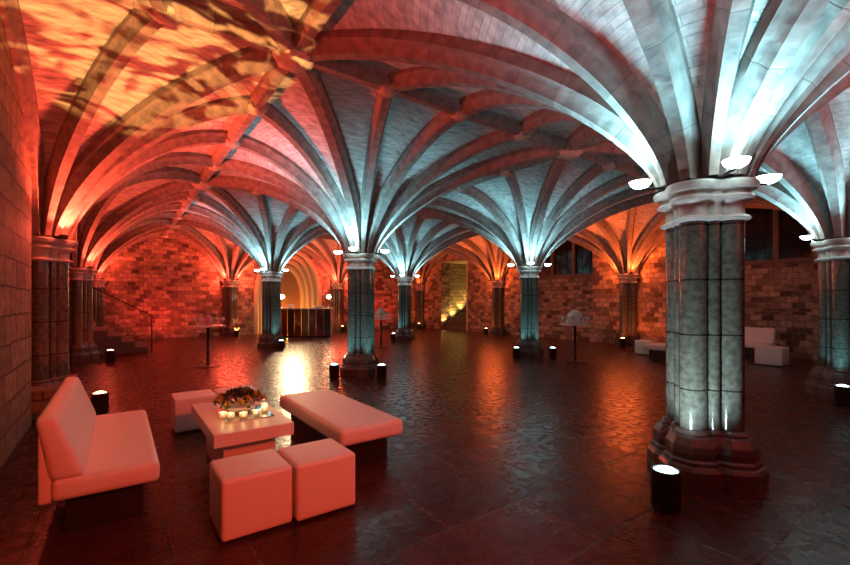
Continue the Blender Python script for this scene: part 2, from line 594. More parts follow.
bm = new()
box(bm, WL - .6, PX - 1.5, WF, WF + .62, 0, ZT); box(bm, PX + 1.5, WR + .6, WF, WF + .62, 0, ZT)
arch_fill(bm, PX, 1.5, 1.55, 3.85, ZT, WF, WF + .62)
struct('wall_far', bm, M['wall'])
bm = new(); box(bm, PX - 1.45, PX + 1.45, WF + .7, WF + .8, 0, 3.8)
door = struct('door_1', bm, M['wood'])
for k, (hw, yy) in enumerate(((1.34, .0), (1.14, .13), (0.94, .28), (0.74, .44))):
    b = new(); arch_order(b, PX, hw, 0.2, 1.55, 1.95 + hw * 1.3, WF - .04 + yy, WF + .72)
    link('arch_moulding', b, M['portal'], door, 'auto')

# left wall: thick near length, recess for the respond, pier, doorway to the side stair
bm = new()
box(bm, WL - .6, XL + .02, WN, 5.12, 0, ZT)
box(bm, WL - .6, WL - .36, 5.12, 6.66, 0, ZT)
box(bm, WL - .6, WL - .0, 6.66, 12.5, 0, ZT)
box(bm, WL - .6, WL - .0, 14.6, WF + .6, 0, ZT)
box(bm, WL - .6, WL - .0, 12.5, 14.6, 2.9, ZT)
struct('wall_left', bm, M['ashlar'])
bm = new(); box(bm, WL - 1.5, WL - 1.4, 12.3, 14.8, 0, 3.2); box(bm, WL - 1.5, WL - .6, 12.3, 12.5, 0, 3.2)
box(bm, WL - 1.5, WL - .6, 14.6, 14.8, 0, 3.2); box(bm, WL - 1.5, WL - .6, 12.3, 14.8, 2.9, 3.2)
struct('wall_stairwell', bm, M['wall'])
bm = new(); box(bm, WL - .6, WR + .6, WN - .4, WN, 0, ZT)
struct('wall_near', bm, M['ashlar'])

# ------------------------------------------------------------------ ceiling: web + ribs + ridge ribs + bosses
bmw = new()
uvl = bmw.loops.layers.uv.new('UVMap')
WEB = 0.18
ribs = []                                     # (node x, y, zc, theta, R, scale)
bossset = {}
for i, gx in enumerate(GX):
    for j, gy in enumerate(GY):
        zc = ZCAPL + .02 if i == 0 else ZCAP + .02
        for qx in (-1, 1):
            for qy in (-1, 1):
                if not (0 <= i + qx < 4 and 0 <= j + qy < 5):
                    continue
                hx = abs(GX[i + qx] - gx) / 2; hy = abs(GY[j + qy] - gy) / 2
                al = atan2(hy, hx)
                angs = [al * k / 8 for k in range(8)] + [al + (pi / 2 - al) * k / 8 for k in range(9)]
                grid = []
                ulist = []
                for a in angs:
                    R = Rof(a, hx, hy)
                    row = []; arc = 0; pr = None
                    for (r, z, nx, nz) in profile(R, zc):
                        rr, zz = r + nx * WEB, z + nz * WEB
                        if pr: arc += sqrt((rr - pr[0]) ** 2 + (zz - pr[1]) ** 2)
                        pr = (rr, zz)
                        row.append((bmw.verts.new((gx + qx * rr * cos(a), gy + qy * rr * sin(a), zz)), arc, rr * a))
                    grid.append(row)
                for a in range(len(grid) - 1):
                    for k in range(NT):
                        q = [grid[a][k], grid[a + 1][k], grid[a + 1][k + 1], grid[a][k + 1]]
                        f = bmw.faces.new([c[0] for c in q])
                        for lp, c in zip(f.loops, q):
                            lp[uvl].uv = (c[2], c[1])
                for k, a in enumerate((0.0, atan2(hy / 2, hx), al, atan2(hy, hx / 2), pi / 2)):
                    if k == 0 and qy < 0 and 0 <= j + 1 < 5 and False: continue
                    th = atan2(qy * sin(a), qx * cos(a))
                    key = (i, j, round(th, 3))
                    if k == 0 and any(r[0] == i and r[1] == j and abs(abs(r[4]) - abs(th)) < .01 for r in ribs): continue
                    if k == 4 and any(r[0] == i and r[1] == j and abs(r[4] - th) < .01 for r in ribs): continue
                    ribs.append((i, j, gx, gy, th, Rof(a, hx, hy), zc, (1.08, .86, 1.0, .86, 1.08)[k]))
                    R = Rof(a, hx, hy)
                    bx, by = gx + R * cos(th), gy + R * sin(th)
                    bossset[(round(bx, 2), round(by, 2))] = 1.0 if k == 2 else 0.62
ceil = link('ceiling', bmw, M['web'], None, True)
ceil['kind'] = 'structure'


def sweep_rib(bm, uvl, gx, gy, th, R, zc, sc):
    sec = [(-.115, .225), (-.115, .125), (-.078, .085), (-.058, .0), (.058, .0), (.078, .085), (.115, .125), (.115, .225)]
    lat = Vector((-sin(th), cos(th), 0)); rad = Vector((cos(th), sin(th), 0))
    base = Vector((gx, gy, 0))
    prev = None; arc = 0; pp = None
    for (r, z, nx, nz) in profile(R, zc, 30):
        ring = []
        if pp: arc += sqrt((r - pp[0]) ** 2 + (z - pp[1]) ** 2)
        pp = (r, z)
        fl = min(1.0, 0.62 + 0.38 * (r - R0) / 0.55)
        for l, h in sec:
            p = base + lat * (l * sc * fl) + rad * (r + nx * h) + Vector((0, 0, z + nz * h))
            ring.append(bm.verts.new(p))
        if prev:
            for k in range(len(sec) - 1):
                f = bm.faces.new((prev[k], prev[k + 1], ring[k + 1], ring[k]))
                us = (parc, parc, arc, arc); vs = (k * .08, (k + 1) * .08, (k + 1) * .08, k * .08)
                for lp, uu, vv in zip(f.loops, us, vs):
                    lp[uvl].uv = (uu + gx * 3 + th, vv)
        prev = ring; parc = arc


def cam_xy(p):
    dx, dy = p[0] - CAM[0], p[1] - CAM[1]
    X = dx * cos(TH) - dy * sin(TH); Z = dx * sin(TH) + dy * cos(TH)
    if Z < .15: return None
    return 425 + 424 * X / Z, 302 - 424 * (p[2] - CAM[2]) / Z, Z


def seen(r):
    i, j, gx, gy, th, R, zc, sc = r
    tot = 0.0; pr = None
    for (rr, z, nx, nz) in profile(R, zc, 16):
        q = cam_xy((gx + rr * cos(th), gy + rr * sin(th), z))
        if q and pr and 0 <= q[0] <= 850 and 0 <= q[1] <= 565:
            tot += sqrt((q[0] - pr[0]) ** 2 + (q[1] - pr[1]) ** 2) * 100 / q[2]
        pr = q
    return tot


ribs.sort(key=seen, reverse=True)
bmr = new(); uvr = bmr.loops.layers.uv.new('UVMap')
for k, r in enumerate(ribs):
    if k < 100:
        b = new(); u = b.loops.layers.uv.new('UVMap')
        sweep_rib(b, u, *r[2:])
        link('vault_rib', b, M['rib'], ceil, 'auto')
    else:
        sweep_rib(bmr, uvr, *r[2:])
o = link('distant_ribs', bmr, M['rib'], ceil, 'auto')
o['kind'] = 'stuff'


def ridge(p0, p1):
    b = new(); u = b.loops.layers.uv.new('UVMap')
    d = Vector((p1[0] - p0[0], p1[1] - p0[1], 0)); L = d.length; d.normalize()
    lat = Vector((-d.y, d.x, 0))
    sec = [(-.09, .18), (-.09, .10), (-.045, .02), (.045, .02), (.09, .10), (.09, .18)]
    rows = []
    for q in (0, L):
        rows.append([b.verts.new(Vector((p0[0], p0[1], ZR)) + d * q + lat * l + Vector((0, 0, h))) for l, h in sec])
    for k in range(5):
        f = b.faces.new((rows[0][k], rows[0][k + 1], rows[1][k + 1], rows[1][k]))
        for lp, uv in zip(f.loops, ((0, k * .08), (0, k * .08 + .08), (L, k * .08 + .08), (L, k * .08))):
            lp[u].uv = uv
    link('ridge_rib', b, M['rib'], ceil)


for i in range(3):
    ridge(((GX[i] + GX[i + 1]) / 2, GY[0]), ((GX[i] + GX[i + 1]) / 2, GY[-1]))
for j in range(4):
    ridge((GX[0], (GY[j] + GY[j + 1]) / 2), (GX[-1], (GY[j] + GY[j + 1]) / 2))


def boss_bm(sz, seed):
    b = new()
    bmesh.ops.create_icosphere(b, subdivisions=3, radius=1.0)
    for v in b.verts:
        a = atan2(v.co.y, v.co.x); rr = sqrt(v.co.x ** 2 + v.co.y ** 2)
        k = 1 + .16 * rr * cos(6 * a + seed) + .10 * mnoise.noise(v.co * 4 + Vector((seed, 0, 0)))
        v.co = Vector((v.co.x * k * .2 * sz, v.co.y * k * .2 * sz, v.co.z * .11 * sz * (1 + .3 * mnoise.noise(v.co * 6))))
    return b


nb = 0
for (bx, by), sz in bossset.items():
    q = cam_xy((bx, by, ZR))
    if not q or not (-20 < q[0] < 870 and -20 < q[1] < 580):
        continue
    link('boss', boss_bm(sz, nb), M['carved'], ceil, True, (bx, by, ZR + .03)); nb += 1


# ------------------------------------------------------------------ columns
def ngon(cx, cy, r, n, rot=0.0):
    return [(cx + r * cos(rot + 2 * pi * k / n), cy + r * sin(rot + 2 * pi * k / n)) for k in range(n)]


def outline(polys, nphi=96):
    out = []
    for k in range(nphi):
        ph = 2 * pi * k / nphi + .003
        d = (cos(ph), sin(ph)); best = 0
        for P in polys:
            for (x0, y0), (x1, y1) in zip(P, P[1:] + P[:1]):
                ex, ey = x1 - x0, y1 - y0
                den = d[0] * ey - d[1] * ex
                if abs(den) < 1e-9: continue
                t = (x0 * ey - y0 * ex) / den
                s = (x0 * d[1] - y0 * d[0]) / den
                if t > 0 and -1e-6 <= s <= 1 + 1e-6: best = max(best, t)
        out.append((best * d[0], best * d[1]))
    return out


OFF = 0.182


def lobed(d, octa=False, rb=0.097, rs=0.048):
    P = []
    for k in range(4):
        a = k * pi / 2
        if octa:
            P.append(ngon(OFF * cos(a), OFF * sin(a), (rb + d) / cos(pi / 8), 8, pi / 8))
        else:
            P.append(ngon(OFF * cos(a), OFF * sin(a), rb + d, 28))
        c = a + pi / 4
        P.append(ngon(.165 * cos(c), .165 * sin(c), rs + d * .7, 8 if octa else 20, pi / 8))
    return outline(P)


def loft(bm, rows):
    """rows: list of (outline, z)"""
    rings = [[bm.verts.new((x, y, z)) for x, y in o] for o, z in rows]
    n = len(rings[0])
    for a, b in zip(rings, rings[1:]):
        for k in range(n):
            bm.faces.new((a[k], a[(k + 1) % n], b[(k + 1) % n], b[k]))
    bm.faces.new(rings[0]); bm.faces.new(rings[-1])


def build_column(name, label, loc, ztop, group, rz=0.0, clips=()):
    t = thing(name, label, 'column', loc, rz, group)

    def link(nm, b, m, par, sm=False):
        for (co, no) in clips:                              # the back of an engaged column is cut at the wall
            r = bmesh.ops.bisect_plane(b, geom=b.verts[:] + b.edges[:] + b.faces[:], plane_co=co, plane_no=no, clear_outer=True)
            ed = [e for e in r['geom_cut'] if isinstance(e, bmesh.types.BMEdge)]
            if ed: bmesh.ops.edgeloop_fill(b, edges=ed)
        if len(b.faces) < 3:
            b.free(); return None
        return globals()['link'](nm, b, m, par, sm)
    b = new()
    loft(b, [(lobed(.125, True), 0), (lobed(.125, True), .15), (lobed(.112, True), .175), (lobed(.09, True), .185)])
    link('plinth', b, M['base'], t)
    b = new()
    loft(b, [(lobed(.094, True), .18), (lobed(.094, True), .21), (lobed(.075, True), .225), (lobed(.082, True), .27), (lobed(.076, True), .32),
             (lobed(.045, True), .375), (lobed(.026), .39), (lobed(.032), .402), (lobed(.026), .415), (lobed(.004), .43)])
    link('base', b, M['base'], t)
    for k in range(4):
        a = k * pi / 2
        b = new(); lathe(b, [(.095, .42), (.095, ztop - .25)], 32, OFF * cos(a), OFF * sin(a))
        link('shaft', b, M['shaft'], t, 'auto')
        c = a + pi / 4
        b = new(); lathe(b, [(.040, .42), (.040, ztop - .25)], 16, .172 * cos(c), .172 * sin(c))
        link('colonnette', b, M['shaft'], t, 'auto')
    b = new()
    z = ztop
    loft(b, [(lobed(.004), z - .295), (lobed(.030), z - .29), (lobed(.042), z - .277), (lobed(.030), z - .262), (lobed(.002), z - .25),
             (lobed(-.002), z - .20), (lobed(.004), z - .165), (lobed(.022), z - .145), (lobed(.056), z - .136), (lobed(.064), z - .12), (lobed(.054), z - .106), (lobed(.028), z - .098),
             (lobed(.028), z - .082), (lobed(.04), z - .07), (lobed(.074), z - .062), (lobed(.088), z - .042), (lobed(.092), z - .018), (lobed(.078), z)])
    link('capital', b, M['cap'], t, 'auto')
    return t


colA = build_column('clustered_column', 'large clustered marble column nearest the camera, in the right foreground', (0, 0, 0), ZCAP, 'free-standing columns')
places = [((0, BY), 'clustered marble column in the middle, just behind the white bench and low table'),
          ((0, 2 * BY), 'slim distant column left of the bar, its shaft lit teal beside the glowing lamp'),
          ((BX, 0), 'clustered column cut off by the right edge of the picture'),
          ((BX, BY), 'teal lit column left of the large foreground column, two white bowls at its capital'),
          ((BX, 2 * BY), 'farthest free-standing column, right of the middle column, small and blue lit')]
cols = [(0, 0)]
for (x, y), lab in places:
    dup(colA, (x, y, 0), 0, lab); cols.append((x, y))

rsp = [((GX[1], GY[4]), 'red lit wall column between the brick arch and the orange doorway'),
       ((GX[2], GY[4]), 'red lit wall column just right of the mirrored bar'),
       ((GX[3], GY[4]), 'glowing orange corner column just left of the lit stair passage'),
       ((GX[3], GY[3]), 'dark shafted wall column with orange capital right of the stair passage'),
       ((GX[3], GY[2]), 'orange lit wall column beside the patchwork stone, left of foreground column'),
       ((GX[3], GY[1]), 'dark wall column at the far right behind the cut off column')]
WC = ((.115, 0, 0), (1, 0, 0))
resp = None
for n, ((x, y), lab) in enumerate(rsp[:5]):
    if n == 2:
        build_column('clustered_column', lab, (x, y, 0), ZCAP, 'wall columns', 0, (WC, ((0, .115, 0), (0, 1, 0))))
    elif resp is None:
        resp = build_column('clustered_column', lab, (x, y, 0), ZCAP, 'wall columns', pi / 2, (WC,))
    else:
        dup(resp, (x, y, 0), pi / 2 if y > 17 else 0, lab, 'wall columns')
bm = new(); box(bm, WL - .36, XL + .36, GY[2] - .62, GY[2] + .62, 0, .36, .015, 1)
struct('trim_2', bm, M['ashlar'])
colL = build_column('clustered_column', 'tall red lit wall column at the left edge behind the sofa', (XL + .02, GY[2], .0), ZCAPL, 'wall columns', pi, (((0, 0, .362), (0, 0, -1)),))
colM = build_column('clustered_column', 'red lit wall column in front of the left stair', (XL + .05, GY[3], 0), ZCAPL, 'wall columns', pi, (((.165, 0, 0), (1, 0, 0)),))
build_column('clustered_column', 'small wall column in the far left corner beyond the stair', (XL + .15, GY[4], 0), ZCAPL, 'wall columns', 0,
             (((-.265, 0, 0), (-1, 0, 0)), ((0, .115, 0), (0, 1, 0))))

# bowl uplights on the six columns -----------------------------------------
def bowl_uplight(loc, rz, label):
    t = thing('bowl_uplight', label, 'uplight', loc, rz, 'bowl uplights on the capitals')
    b = new()
    lathe(b, [(0.0, 0.0), (.03, .003), (.056, .014), (.074, .032), (.084, .055), (.078, .053), (.068, .034), (.05, .020), (.02, .010), (0, .008)], 28, close=False)
    link('bowl', b, M['bowl'], t, True)
    b = new(); tube(b, [(-.20, 0, -.004), (-.12, 0, -.004), (-.05, 0, .0), (-.01, 0, .0)], .011, 8)
    link('bracket', b, M['iron'], t, True)
    return t


cn = ['nearest foreground column', 'middle column', 'slim column left of the bar', 'right edge column', 'teal column', 'farthest free-standing column']
sd = {(-1, -1): 'front', (1, -1): 'right', (-1, 1): 'left', (1, 1): 'back'}
proto = None
for (cx, cy), nm in zip(cols, cn):
    for (sx, sy), side in sd.items():
        a = atan2(sy, sx)
        r = .47
        L = (cx + r * cos(a), cy + r * sin(a), ZCAP + .018)
        lab = 'lit glass bowl uplight on the %s side of the %s' % (side, nm)
        if proto is None:
            proto = bowl_uplight(L, a, lab)
        else:
            dup(proto, L, a, lab)
        add_light('bowl_light', 'SPOT', (L[0] + .06 * cos(a), L[1] + .06 * sin(a), L[2] + .06), CYAN, P_CYAN * (1.05 if cy < 1 else 1.0), 0.075,
                  (L[0] + .06 * cos(a), L[1] + .06 * sin(a), L[2] + 1.0), radians(120), 1.0, 0.16)

# red and orange lamps resting on the wall columns' capitals
def puck(loc, label, color, power, aim):
    global pk
    if pk is None:
        b = new(); lathe(b, [(.04, 0), (.045, .01), (.045, .045), (.036, .05), (.034, .03), (0, .03)], 16)
        pk = link('capital_lamp', b, M['puck'], None, 'auto'); pk.location = loc
        tag(pk, label, 'uplight', 'small lamps on the wall capitals')
    else:
        c = pk.copy(); COL.objects.link(c); c.location = loc; c['label'] = label
    lp_ = (loc[0] + .1 * (aim[0] - loc[0]), loc[1] + .1 * (aim[1] - loc[1]), loc[2] + .08)
    add_light('capital_light', 'SPOT', lp_, color, power * 1.6, .03, aim, radians(140), .6, 0.1)
    add_light('capital_light', 'POINT', lp_, color, power * (.28 if loc[0] > 8 else .14 if loc[0] < -3 else .5), .03, linear=0.1)


RHOT = (1.0, 0.085, 0.04)
pk = None
wallnodes = [((GX[1], GY[4]), REDL, 3.2, 'red wall column left of the orange doorway'), ((GX[2], GY[4]), REDL, 2.6, 'red wall column right of the bar'),
             ((GX[3], GY[4]), ORNG, .7, 'orange corner column'), ((GX[3], GY[3]), ORNG, 2.2, 'wall column right of the stair passage'),
             ((GX[3], GY[2]), ORNG, 2.4, 'orange wall column by the patchwork stone'),
             ((XL, GY[2]), REDL, 4.6, 'wall column at the left edge'), ((XL + .05, GY[3]), REDL, 3.0, 'wall column before the left stair'),
             ((XL + .15, GY[4]), REDL, 2.0, 'far left corner column')]
for (x, y), c, k, nm in wallnodes:
    left = x < -3
    dirs = []
    if left: dirs = [(1, -1), (1, 1)]
    elif x > 9 and y > 17: dirs = [(-1, -1)]
    elif x > 9: dirs = [(-1, -1), (-1, 1)]
    else: dirs = [(-1, -1), (1, -1)]
    if left and y > 17: dirs = [(1, -1)]
    zc = ZCAPL if left else ZCAP
    for sx, sy in dirs:
        a = atan2(sy, sx)
        L = (x + .37 * cos(a), y + .37 * sin(a), zc)
        nearside = 'near' if sy < 0 and (left or x > 9) else ('far' if (left or x > 9) else ('left' if sx < 0 else 'right'))
        puck(L, 'small lamp on the %s side of the %s' % (nearside, nm), RHOT if c == REDL else c, P_RED * k * 0.6,
             (x + .9 * cos(a), y + .9 * sin(a), zc + 1.4))
# lights of the bays behind and beside the camera (columns outside the picture)
for (x, y), c, k, dirs in [((XL, 0), REDL, 1.2, [(1, -1), (1, 1)]), ((XL, -BY), REDL, 1.2, [(1, 1)]), ((0, -BY), REDL, 9.0, [(-1, 1), (1, 1)]),
                           ((BX, -BY), REDL, .8, [(-1, 1)]), ((2 * BX, 0), ORNG, 1.6, [(-1, 1)])]:
    for sx, sy in dirs:
        a = atan2(sy, sx)
        add_light('capital_light', 'SPOT', (x + .4 * cos(a), y + .4 * sin(a), ZCAP + .08), c, P_RED * k, .04, (x + .9 * cos(a), y + .9 * sin(a), ZCAP + 1.4), radians(150), .4, 0.3)


# floor uplights -------------------------------------------------------------
def uplight_can(loc, label, lens, group):
    t = thing('floor_uplight', label, 'uplight', loc, 0, group)
    b = new(); lathe(b, [(.078, 0), (.084, .01), (.084, .22), (.088, .23), (.088, .265), (.078, .27), (.076, .245), (0, .245)], 28)
    link('housing', b, M['can'], t, 'auto')
    b = new()
    for k in range(14):
        a = 2 * pi * k / 14
        tube(b, [(.085 * cos(a), .085 * sin(a), .015), (.085 * cos(a), .085 * sin(a), .22)], .006, 6)
    link('cooling_fins', b, M['can'], t)
    b = new(); lathe(b, [(0, .287), (.03, .284), (.055, .274), (.073, .258), (.073, .248), (0, .248)], 24, close=False)
    link('lens', b, lens, t)
    return t


canc = uplight_can((-.80, -.08, 0), 'round floor uplight shining white at the foot of the foreground column', M['lens_c'], 'floor uplights')
add_light('can_light', 'SPOT', (-.80, -.08, .32), (.75, .92, 1.0), P_CAN * 9, .04, (-.2, 0, 1.0), radians(84), .7)
for loc, lab, aim in [((4.12, -.12, 0), 'round floor uplight in front of the cut off right edge column', (4.75, 0, .75)),
                      ((-.62, 5.75, 0), 'small floor uplight left of the middle column base', (-.1, BY, .8)),
                      ((.05, 5.2, 0), 'small floor uplight right of the middle column base', (0, BY - .1, .8)),
                      ((4.22, 5.75, 0), 'small floor uplight left of the teal column base', (4.75, BY, .8)),
                      ((4.92, 5.2, 0), 'small floor uplight right of the teal column base', (BX, BY - .1, .8)),
                      ((.1, 11.15, 0), 'small floor uplight at the slim column by the bar', (0, 11.7, .8)),
                      ((4.25, 11.6, 0), 'small floor uplight at the farthest free-standing column', (4.8, 11.8, .8))]:
    dup(canc, loc, 0, lab)
    add_light('can_light', 'SPOT', (loc[0], loc[1], .32), CYAN, P_CAN * 2.2, .04, (aim[0], aim[1], 1.0), radians(70), .5)
canr = uplight_can((-3.98, 5.22, 0), 'dark round uplight glowing orange on the floor behind the sofa', M['lens_r'], 'floor uplights')
add_light('can_light', 'SPOT', (-3.98, 5.22, .32), REDL, P_CAN * 1.5, .04, (-4.5, 5.8, 1.6), radians(80), .5)
for loc, lab, aim, c in [((-3.94, 10.95, 0), 'uplight glowing orange at the foot of the left stair', (-4.5, 11.7, 1.3), REDL),
                         ((.1, 16.95, 0), 'red uplight before the wall column left of the doorway', (0, 17.6, 1.0), REDL),
                         ((4.75, 16.95, 0), 'red uplight before the wall column right of the bar', (BX, 17.6, 1.0), REDL),
                         ((9.0, 11.75, 0), 'orange uplight by the wall column right of the stair passage', (9.7, 11.8, 1.0), ORNG),
                         ((9.05, 5.7, 0), 'orange uplight before the wall column by the patchwork stone', (9.7, 5.9, 1.0), ORNG),
                         ((9.1, 16.9, 0), 'orange uplight in the far right corner by the passage', (9.7, 17.7, 1.2), ORNG)]:
    dup(canr, loc, 0, lab)
    add_light('can_light', 'SPOT', (loc[0], loc[1], .32), c, P_CAN * 1.8, .04, aim, radians(100), .6)
# added wall fill spots: red on the far left lunette, orange beside the patchwork stone
add_light('wall_fill_light', 'SPOT', (-2.4, 16.3, .35), REDL, 170, .06, (-2.4, 17.8, 2.0), radians(140), .8)
add_light('wall_fill_light', 'SPOT', (7.2, 16.6, .35), REDL, 110, .06, (7.2, 17.8, 2.0), radians(140), .8)
add_light('wall_fill_light', 'SPOT', (8.9, 5.2, .3), ORNG, 40, .06, (9.9, 5.0, 1.6), radians(140), .8)


# ------------------------------------------------------------------ furniture
def ottoman(loc, label, group, rz=0.0):
    t = thing('cube_ottoman', label, 'ottoman', loc, rz, group)
    b = new(); box(b, -.207, .207, -.207, .207, .012, .37, .028, 4)
    link('body', b, M['fabric'], t, True)
    for sx in (-1, 1):
        for sy in (-1, 1):
            b = new(); lathe(b, [(.018, 0), (.018, .02)], 10, sx * .15, sy * .15); link('foot', b, M['black'], t)
    return t


OX, OY = -3.32, 1.20
ot = ottoman((OX + .207, OY + .207, 0), 'white cube ottoman nearest the camera, left of the front pair', 'cube ottomans by the low table')
dup(ot, (OX + .635, OY + .185, 0), 0, 'white cube ottoman, right of the front pair before the table')
dup(ot, (OX + .21, OY + 2.72, 0), 0, 'white cube ottoman at the left behind the low table')
dup(ot, (OX + .65, OY + 2.72, 0), 0, 'white cube ottoman mostly hidden behind the flower arrangement')


def slab_cushion(b, x0, x1, y0, y1, z0, z1, bev=.035):
    box(b, x0, x1, y0, y1, z0, z1, bev, 4)


def bench(loc, label, L=1.62, W=.60, rz=0.0):
    t = thing('upholstered_bench', label, 'bench', loc, rz, 'backless benches')
    b = new(); slab_cushion(b, -W / 2, W / 2, -L / 2, L / 2, .23, .375, .05); link('seat', b, M['fabric'], t, True)
    b = new(); box(b, -W / 2 + .09, W / 2 - .09, -L / 2 + .14, L / 2 - .14, 0, .235); link('plinth_base', b, M['black'], t)
    return t


bn = bench((OX + 1.26, OY + 1.29, 0), 'white backless bench on a black base right of the low table')
dup(bn, (7.0, 3.1, 0), 0, 'white backless bench seen beyond the foreground column')


def sofa(loc, label, L=1.66, rz=0.0):
    t = thing('armless_sofa', label, 'sofa', loc, rz, 'armless sofas')
    b = new(); slab_cushion(b, -.265, .265, -L / 2, L / 2, .255, .385, .045); link('seat', b, M['fabric'], t, True)
    b = new()
    box(b, -.075, .075, -L / 2, L / 2, .375, .75, .05, 4)
    for v in b.verts:                                      # lean the cushion back, fat at the foot
        k = (v.co.z - .375) / .375
        v.co.x = v.co.x * (1.15 - .5 * k) - .185 - .10 * k
    link('back_cushion', b, M['fabric'], t, True)
    b = new()
    box(b, -.32, -.262, -L / 2 + .03, L / 2 - .03, .25, .66, .012, 2)
    link('back_panel', b, M['fabric'], t, True)
    b = new(); box(b, -.21, .18, -L / 2 + .16, L / 2 - .16, 0, .26); link('plinth_base', b, M['black'], t)
    return t


sf = sofa((OX - .525, OY + 1.36, 0), 'white armless sofa with slanted back on the left of the low table')
dup(sf, (9.1, 2.78, 0), pi, 'white armless sofa against the right wall below the dark window')
o = dup(ot, (8.03, 1.68, 0), 0, 'white cube ottoman to the right of the foreground column near the wall', 'cube ottomans along the right wall')
o.scale = (1.2, 1.2, 1.1)
dup(ot, (7.69, 4.29, 0), 0, 'white cube ottoman left of the foreground column near the orange wall column', 'cube ottomans along the right wall')

# low table
tb = thing('coffee_table', 'low white lacquered table carrying flowers and candles', 'table', (OX + .39, OY + 1.37, 0))
b = new(); box(b, -.30, .295, -.59, .59, .32, .42, .006, 2); link('tabletop', b, M['lacquer'], tb)
b = new(); box(b, -.20, .20, -.40, .40, 0, .322, .004, 1); link('pedestal', b, M['lacquer'], tb)
TX, TY, TZ = OX + .40, OY + 1.36, .42
b = new(); box(b, -.19, .19, -.24, .24, 0, .008, .002, 1)
tr = link('mirror_tray', b, M['mirror'], None); tr.location = (TX + .02, TY - .06, TZ)
tag(tr, 'square mirror tile under the flowers and candles on the low table', 'tray')

fl = thing('flower_arrangement', 'low bowl of yellow and dark leafy flowers on the white table', 'flowers', (TX, TY + .02, TZ + .008))
b = new(); lathe(b, [(.07, 0), (.11, .02), (.13, .055), (.12, .055), (.1, .03), (0, .02)], 24); link('bowl', b, M['glass'], fl, True)
b = new()
rnd = random.Random(3)
for k in range(420):
    a = rnd.random() * 2 * pi; e = rnd.random() ** .7 * pi / 2
    r = .17 * (.55 + .45 * rnd.random())
    p = Vector((1.08 * r * cos(a) * cos(e) * 1.15, 1.1 * r * sin(a) * cos(e), .05 + .72 * r * sin(e) + .01))
    d = Vector((cos(a) * cos(e), sin(a) * cos(e), sin(e) + .1)).normalized()
    s1 = d.cross(Vector((rnd.random() - .5, rnd.random() - .5, rnd.random() - .5))).normalized(); s2 = (d + .6 * s1.cross(d)).normalized()
    L = .03 + .025 * rnd.random(); W = L * .38
    q = [b.verts.new(p), b.verts.new(p + s2 * L * .5 + s1 * W), b.verts.new(p + s2 * L), b.verts.new(p + s2 * L * .5 - s1 * W)]
    b.faces.new(q)
link('foliage', b, M['leaf'], fl)


def bloom(b, c, r, rnd):
    for ring, (n, tilt) in enumerate(((5, .3), (7, .8), (8, 1.25))):
        for k in range(n):
            a = 2 * pi * (k + .5 * ring) / n
            out = Vector((cos(a), sin(a), 0)); d = out * sin(tilt) + Vector((0, 0, cos(tilt))); s = Vector((-sin(a), cos(a), 0))
            p = Vector(c) + out * r * .1
            q = [p, p + d * r * .55 + s * r * .3, p + d * r * 1.0, p + d * r * .55 - s * r * .3]
            b.faces.new([b.verts.new(v) for v in q])


for k in range(26):
    a = 2 * pi * k / 13 + rnd.random() * .3
    e = (.15, .35, .6)[k % 3] + .15 * rnd.random()
    c = (.175 * cos(a) * cos(e) * 1.12, .175 * sin(a) * cos(e), .07 + .10 * sin(e))
    b = new(); bloom(b, c, .034 + .012 * rnd.random(), rnd)
    link('flower', b, M['petal'] if k % 4 else M['pinkpetal'], fl)

tl = None
for k, (px_, py_, lab) in enumerate([(-.17, -.16, 'tealight glass farthest left of the flowers on the low table'), (-.12, -.22, 'tealight glass second from the left before the flowers'),
                                     (-.03, -.27, 'tealight glass in the middle of the row before the flowers'), (.08, -.25, 'tealight glass just right of middle before the flowers'),
                                     (.17, -.16, 'tealight glass at the right end by the mirror corner'), (.20, -.05, 'tealight glass right of the flowers at the table edge side')]):
    L = (TX + px_, TY + py_ + .02, TZ + .008)
    if tl is None:
        tl = thing('tealight', lab, 'candle', L, 0, 'tealights on the low table')
        b = new(); lathe(b, [(.024, 0), (.030, .004), (.034, .05), (.032, .05), (.027, .008), (0, .006)], 18); link('glass', b, M['glass'], tl, True)
        b = new(); lathe(b, [(.025, .007), (.026, .024), (0, .024)], 16); link('wax', b, M['wax'], tl, True)
        b = new(); lathe(b, [(0, .026), (.006, .032), (.007, .039), (.004, .048), (0, .056)], 10, close=False); link('flame', b, M['flame'], tl, True)
    else:
        dup(tl, L, 0, lab)
    add_light('candle_light', 'POINT', (L[0], L[1], L[2] + .065), WARM, .22, .012)

# ------------------------------------------------------------------ high tables with glasses
def high_table(loc, label):
    t = thing('high_table', label, 'table', loc, 0, 'high round tables')
    b = new(); lathe(b, [(.34, .865), (.35, .87), (.35, .89), (.345, .895)], 36); link('tabletop', b, M['lacquer'], t, 'auto')
    b = new(); lathe(b, [(.035, .02), (.03, .05), (.03, .866)], 14); link('stem', b, M['iron'], t, True)
    b = new(); lathe(b, [(.24, 0), (.24, .015), (.06, .03), (0, .03)], 28); link('foot', b, M['iron'], t, 'auto')
    return t


def flower_dome(loc, label, r, h, mat):
    t = thing('flower_dome', label, 'flowers', loc, 0)
    b = new(); lathe(b, [(.05, 0), (.07, .01), (.09, .05), (.08, .05), (0, .03)], 18); link('bowl', b, M['glass'], t, True)
    b = new()
    bmesh.ops.create_icosphere(b, subdivisions=4, radius=1.0)
    for v in b.verts:
        k = 1 + .14 * mnoise.noise(v.co * 5) + .1 * mnoise.noise(v.co * 11)
        z = max(v.co.z, -.2)
        v.co = Vector((v.co.x * r * k, v.co.y * r * k, .06 + z * h * k))
    link('blossom_mass', b, mat, t, True)
    return t


